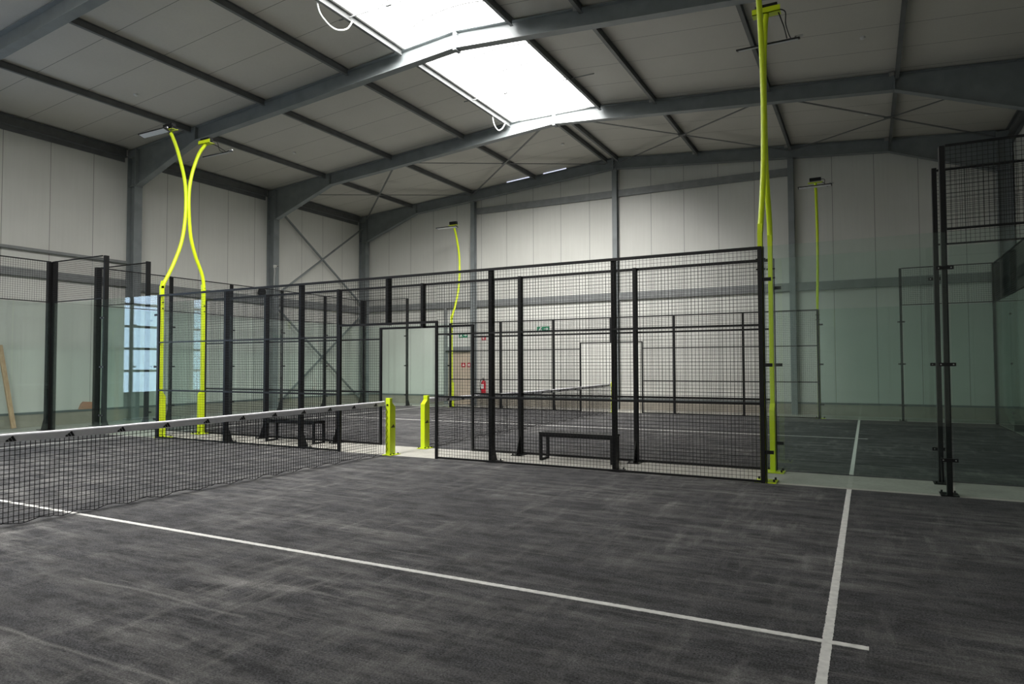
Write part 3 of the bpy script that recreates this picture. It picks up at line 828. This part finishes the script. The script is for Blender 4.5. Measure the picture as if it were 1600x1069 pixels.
# ================================================================== SMALL THINGS
def pane_sign(name, x, z, w, h, m, label, cat, glyph):
    r = MB().box(x-w/2, YFAR-0.014, z-h/2, x+w/2, YFAR-0.002, z+h/2).build(name, m, loc=(x, YFAR, z))
    tag(r, label, cat)
    mb = MB()
    for q in glyph:
        mb.prism([(x+px*w, z+pz*h) for px, pz in q], 1, YFAR-0.0165, YFAR-0.0142)
    mb.build('pictogram', M['white'], r); return r
ARROW = [[(0.05, -0.08), (0.25, -0.08), (0.25, -0.28), (0.43, 0.0), (0.25, 0.28), (0.25, 0.08), (0.05, 0.08)],
         [(-0.40, -0.32), (-0.28, -0.32), (-0.18, 0.0), (-0.14, 0.22), (-0.24, 0.22), (-0.32, 0.0)], [(-0.14, -0.32), (-0.06, -0.32), (-0.18, 0.02), (-0.26, 0.02)], [(-0.22, 0.27), (-0.13, 0.27), (-0.13, 0.42), (-0.22, 0.42)]]
EXT = [[(-0.12, -0.35), (0.14, -0.35), (0.14, 0.15), (-0.12, 0.15)], [(-0.06, 0.18), (0.20, 0.18), (0.20, 0.26), (-0.06, 0.26)], [(-0.28, -0.2), (-0.2, -0.2), (-0.14, 0.22), (-0.22, 0.22)]]
HND = [[(-0.25, -0.25), (0.25, -0.25), (0.25, 0.05), (-0.25, 0.05)], [(-0.05, 0.1), (0.08, 0.1), (0.08, 0.32), (-0.05, 0.32)]]
pane_sign('exit_sign', -6.70, 2.66, 0.40, 0.18, M['green'], 'green and white emergency exit sign above the beige door', 'sign', ARROW)
pane_sign('exit_sign', -3.27, 2.81, 0.50, 0.18, M['green'], 'green and white exit sign on the bare gable wall, right of the fire extinguisher', 'sign', ARROW)
def wsign(x, z, label, glyph, y=YFAR):
    return pane_sign('fire_sign', x, z, 0.17, 0.17, M['red'], label, 'sign', glyph)
wsign(-5.78, 2.53, 'red fire extinguisher sign on the wall high above the extinguisher', EXT)
# two on the door leaf side
for x, lab, gl in ((-6.66, 'red and white fire sign, left of the two on the beige door', HND), (-6.40, 'red and white fire sign, right of the two on the beige door', EXT)):
    r = MB().box(x-0.085, YFAR-0.064, 1.425, x+0.085, YFAR-0.0505, 1.595).build('fire_sign', M['red'], loc=(x, YFAR-0.05, 1.51)); tag(r, lab, 'sign')
    mb = MB()
    for q in gl: mb.prism([(x+px*0.17, 1.51+pz*0.17) for px, pz in q], 1, YFAR-0.067, YFAR-0.0642)
    mb.build('pictogram', M['white'], r)
# fire extinguisher
ex, ey = -5.72, YFAR-0.13
r = thing('fire_extinguisher', 'red fire extinguisher hanging on the far wall right of the exit door', 'fire extinguisher', (ex, ey, 0.42))
prof = [(0.02, 0.0), (0.085, 0.0), (0.088, 0.02), (0.088, 0.40), (0.075, 0.45), (0.03, 0.49), (0.025, 0.50)]
mb = MB(); vs = []; fs = []
for rr, zz in prof:
    for k in range(16): vs.append((ex+rr*math.cos(k*math.pi/8), ey+rr*math.sin(k*math.pi/8), 0.42+zz))
for i in range(len(prof)-1):
    for k in range(16): fs.append((i*16+k, i*16+(k+1) % 16, (i+1)*16+(k+1) % 16, (i+1)*16+k))
fs += [tuple(range(16))[::-1], tuple(96+k for k in range(16))]
mb.add(vs, fs).build('cylinder', M['red'], r, smooth=True)
MB().cbox(ex, ey, 0.945, 0.05, 0.04, 0.05).box(ex-0.02, ey-0.09, 0.97, ex+0.02, ey+0.02, 0.985).box(ex-0.02, ey-0.08, 1.0, ex+0.02, ey+0.02, 1.012).build('valve', M['black'], r)
MB().tube(smooth_path([(ex-0.02, ey, 0.95), (ex-0.12, ey-0.01, 0.93), (ex-0.16, ey-0.01, 0.75), (ex-0.12, ey-0.01, 0.55), (ex-0.10, ey-0.01, 0.50)]), 0.012, 8).build('hose', M['black'], r)
MB().box(ex-0.05, ey-0.0895, 0.60, ex+0.05, ey-0.085, 0.78).build('instruction_label', M['white'], r)
MB().box(ex-0.03, ey+0.085, 0.7, ex+0.03, YFAR, 0.9).build('wall_bracket', M['black'], r)
# plank leaning on the left wall
mb = MB().bar((XL+0.42, -0.14, 0.0), (XL+0.10, -0.33, 2.03), 0.10, 0.045, (1, 0, 0))
tag(mb.build('wooden_plank', M['wood'], loc=(XL+0.42, -0.14, -0.03)), 'raw wooden plank leaning against the left wall', 'plank')
mb = MB().prism([(1.60, 0.345), (1.95, 0.345), (1.95, 0.53), (1.72, 0.55), (1.66, 0.49)], 0, XL+0.002, XL+0.074)
tag(mb.build('brick_block', M['brick'], loc=(XL+0.03, 1.7, 0.345)), 'orange brick lying on the ledge of the left wall', 'brick')
# security camera on the middle left column
r = thing('security_camera', 'small white security camera on the left wall column', 'camera', (XL+0.40, 8.0, 5.0))
MB().box(XL+0.37, 7.97, 4.96, XL+0.44, 8.03, 5.06).build('mount', M['white'], r)
MB().tube([(XL+0.44, 8.0, 5.02), (XL+0.56, 7.98, 5.0)], 0.035, 10).build('housing', M['white'], r)
MB().tube([(XL+0.558, 7.981, 5.0), (XL+0.57, 7.979, 4.998)], 0.025, 10).build('lens', M['black'], r)
MB().tube(smooth_path([(XL+0.39, 8.0, 4.96), (XL+0.39, 8.02, 4.80), (XL+0.38, 8.0, 4.6), (XL+0.38, 8.0, 4.2), (XL+0.38, 7.96, 3.9)]), 0.008, 6).build('cable', M['white'], r)
r = thing('wall_speaker', 'round black loudspeaker beside the left wall column', 'loudspeaker', (XL+0.3, 7.62, 4.05))
MB().tube([(XL+0.10, 7.66, 4.07), (XL+0.19, 7.64, 4.07), (XL+0.20, 7.64, 4.07)], [0.11, 0.16, 0.14], 16).build('horn', M['black'], r)
MB().box(XL, 7.62, 4.03, XL+0.11, 7.70, 4.11).build('bracket', M['black'], r)
# hanging cable loops at the rooflight
def loop(pts, label):
    o = MB().tube(smooth_path(pts, 8), 0.016, 8).build('hanging_cable', M['white'], smooth=True, loc=pts[0])
    tag(o, label, 'cable', 'white cables at the rooflight')
loop([(-1.90, 0.28, 8.46), (-1.95, 0.45, 8.22), (-1.92, 0.78, 8.08), (-1.84, 1.05, 8.17), (-1.80, 1.18, 8.38)], 'white cable hanging in a loop from the rooflight edge, nearer one')
loop([(-1.88, 7.00, 8.44), (-1.90, 7.12, 8.22), (-1.89, 7.34, 8.10), (-1.86, 7.55, 8.22), (-1.84, 7.70, 8.44)], 'white cable hanging in a loop from the rooflight edge, by the far rafter')
# ceiling buttons
for i, (x, y, w) in enumerate(((-8.25, 0.87, 'left slope, nearest bay'), (-8.235, 5.92, 'left slope, middle bay'), (7.21, 5.98, 'right slope, middle bay'), (7.275, 10.69, 'right slope, far bay'), (-1.33, 10.6, 'left slope just beyond the rooflight'))):
    z = roofz(x)
    o = MB().tube([(x, y, z-0.002), (x, y, z-0.03), (x, y, z-0.045)], [0.05, 0.05, 0.03], 14).build('smoke_detector', M['white'], smooth=False, loc=(x, y, z))
    tag(o, 'small round white detector on the ceiling, ' + w, 'detector', 'ceiling detectors')
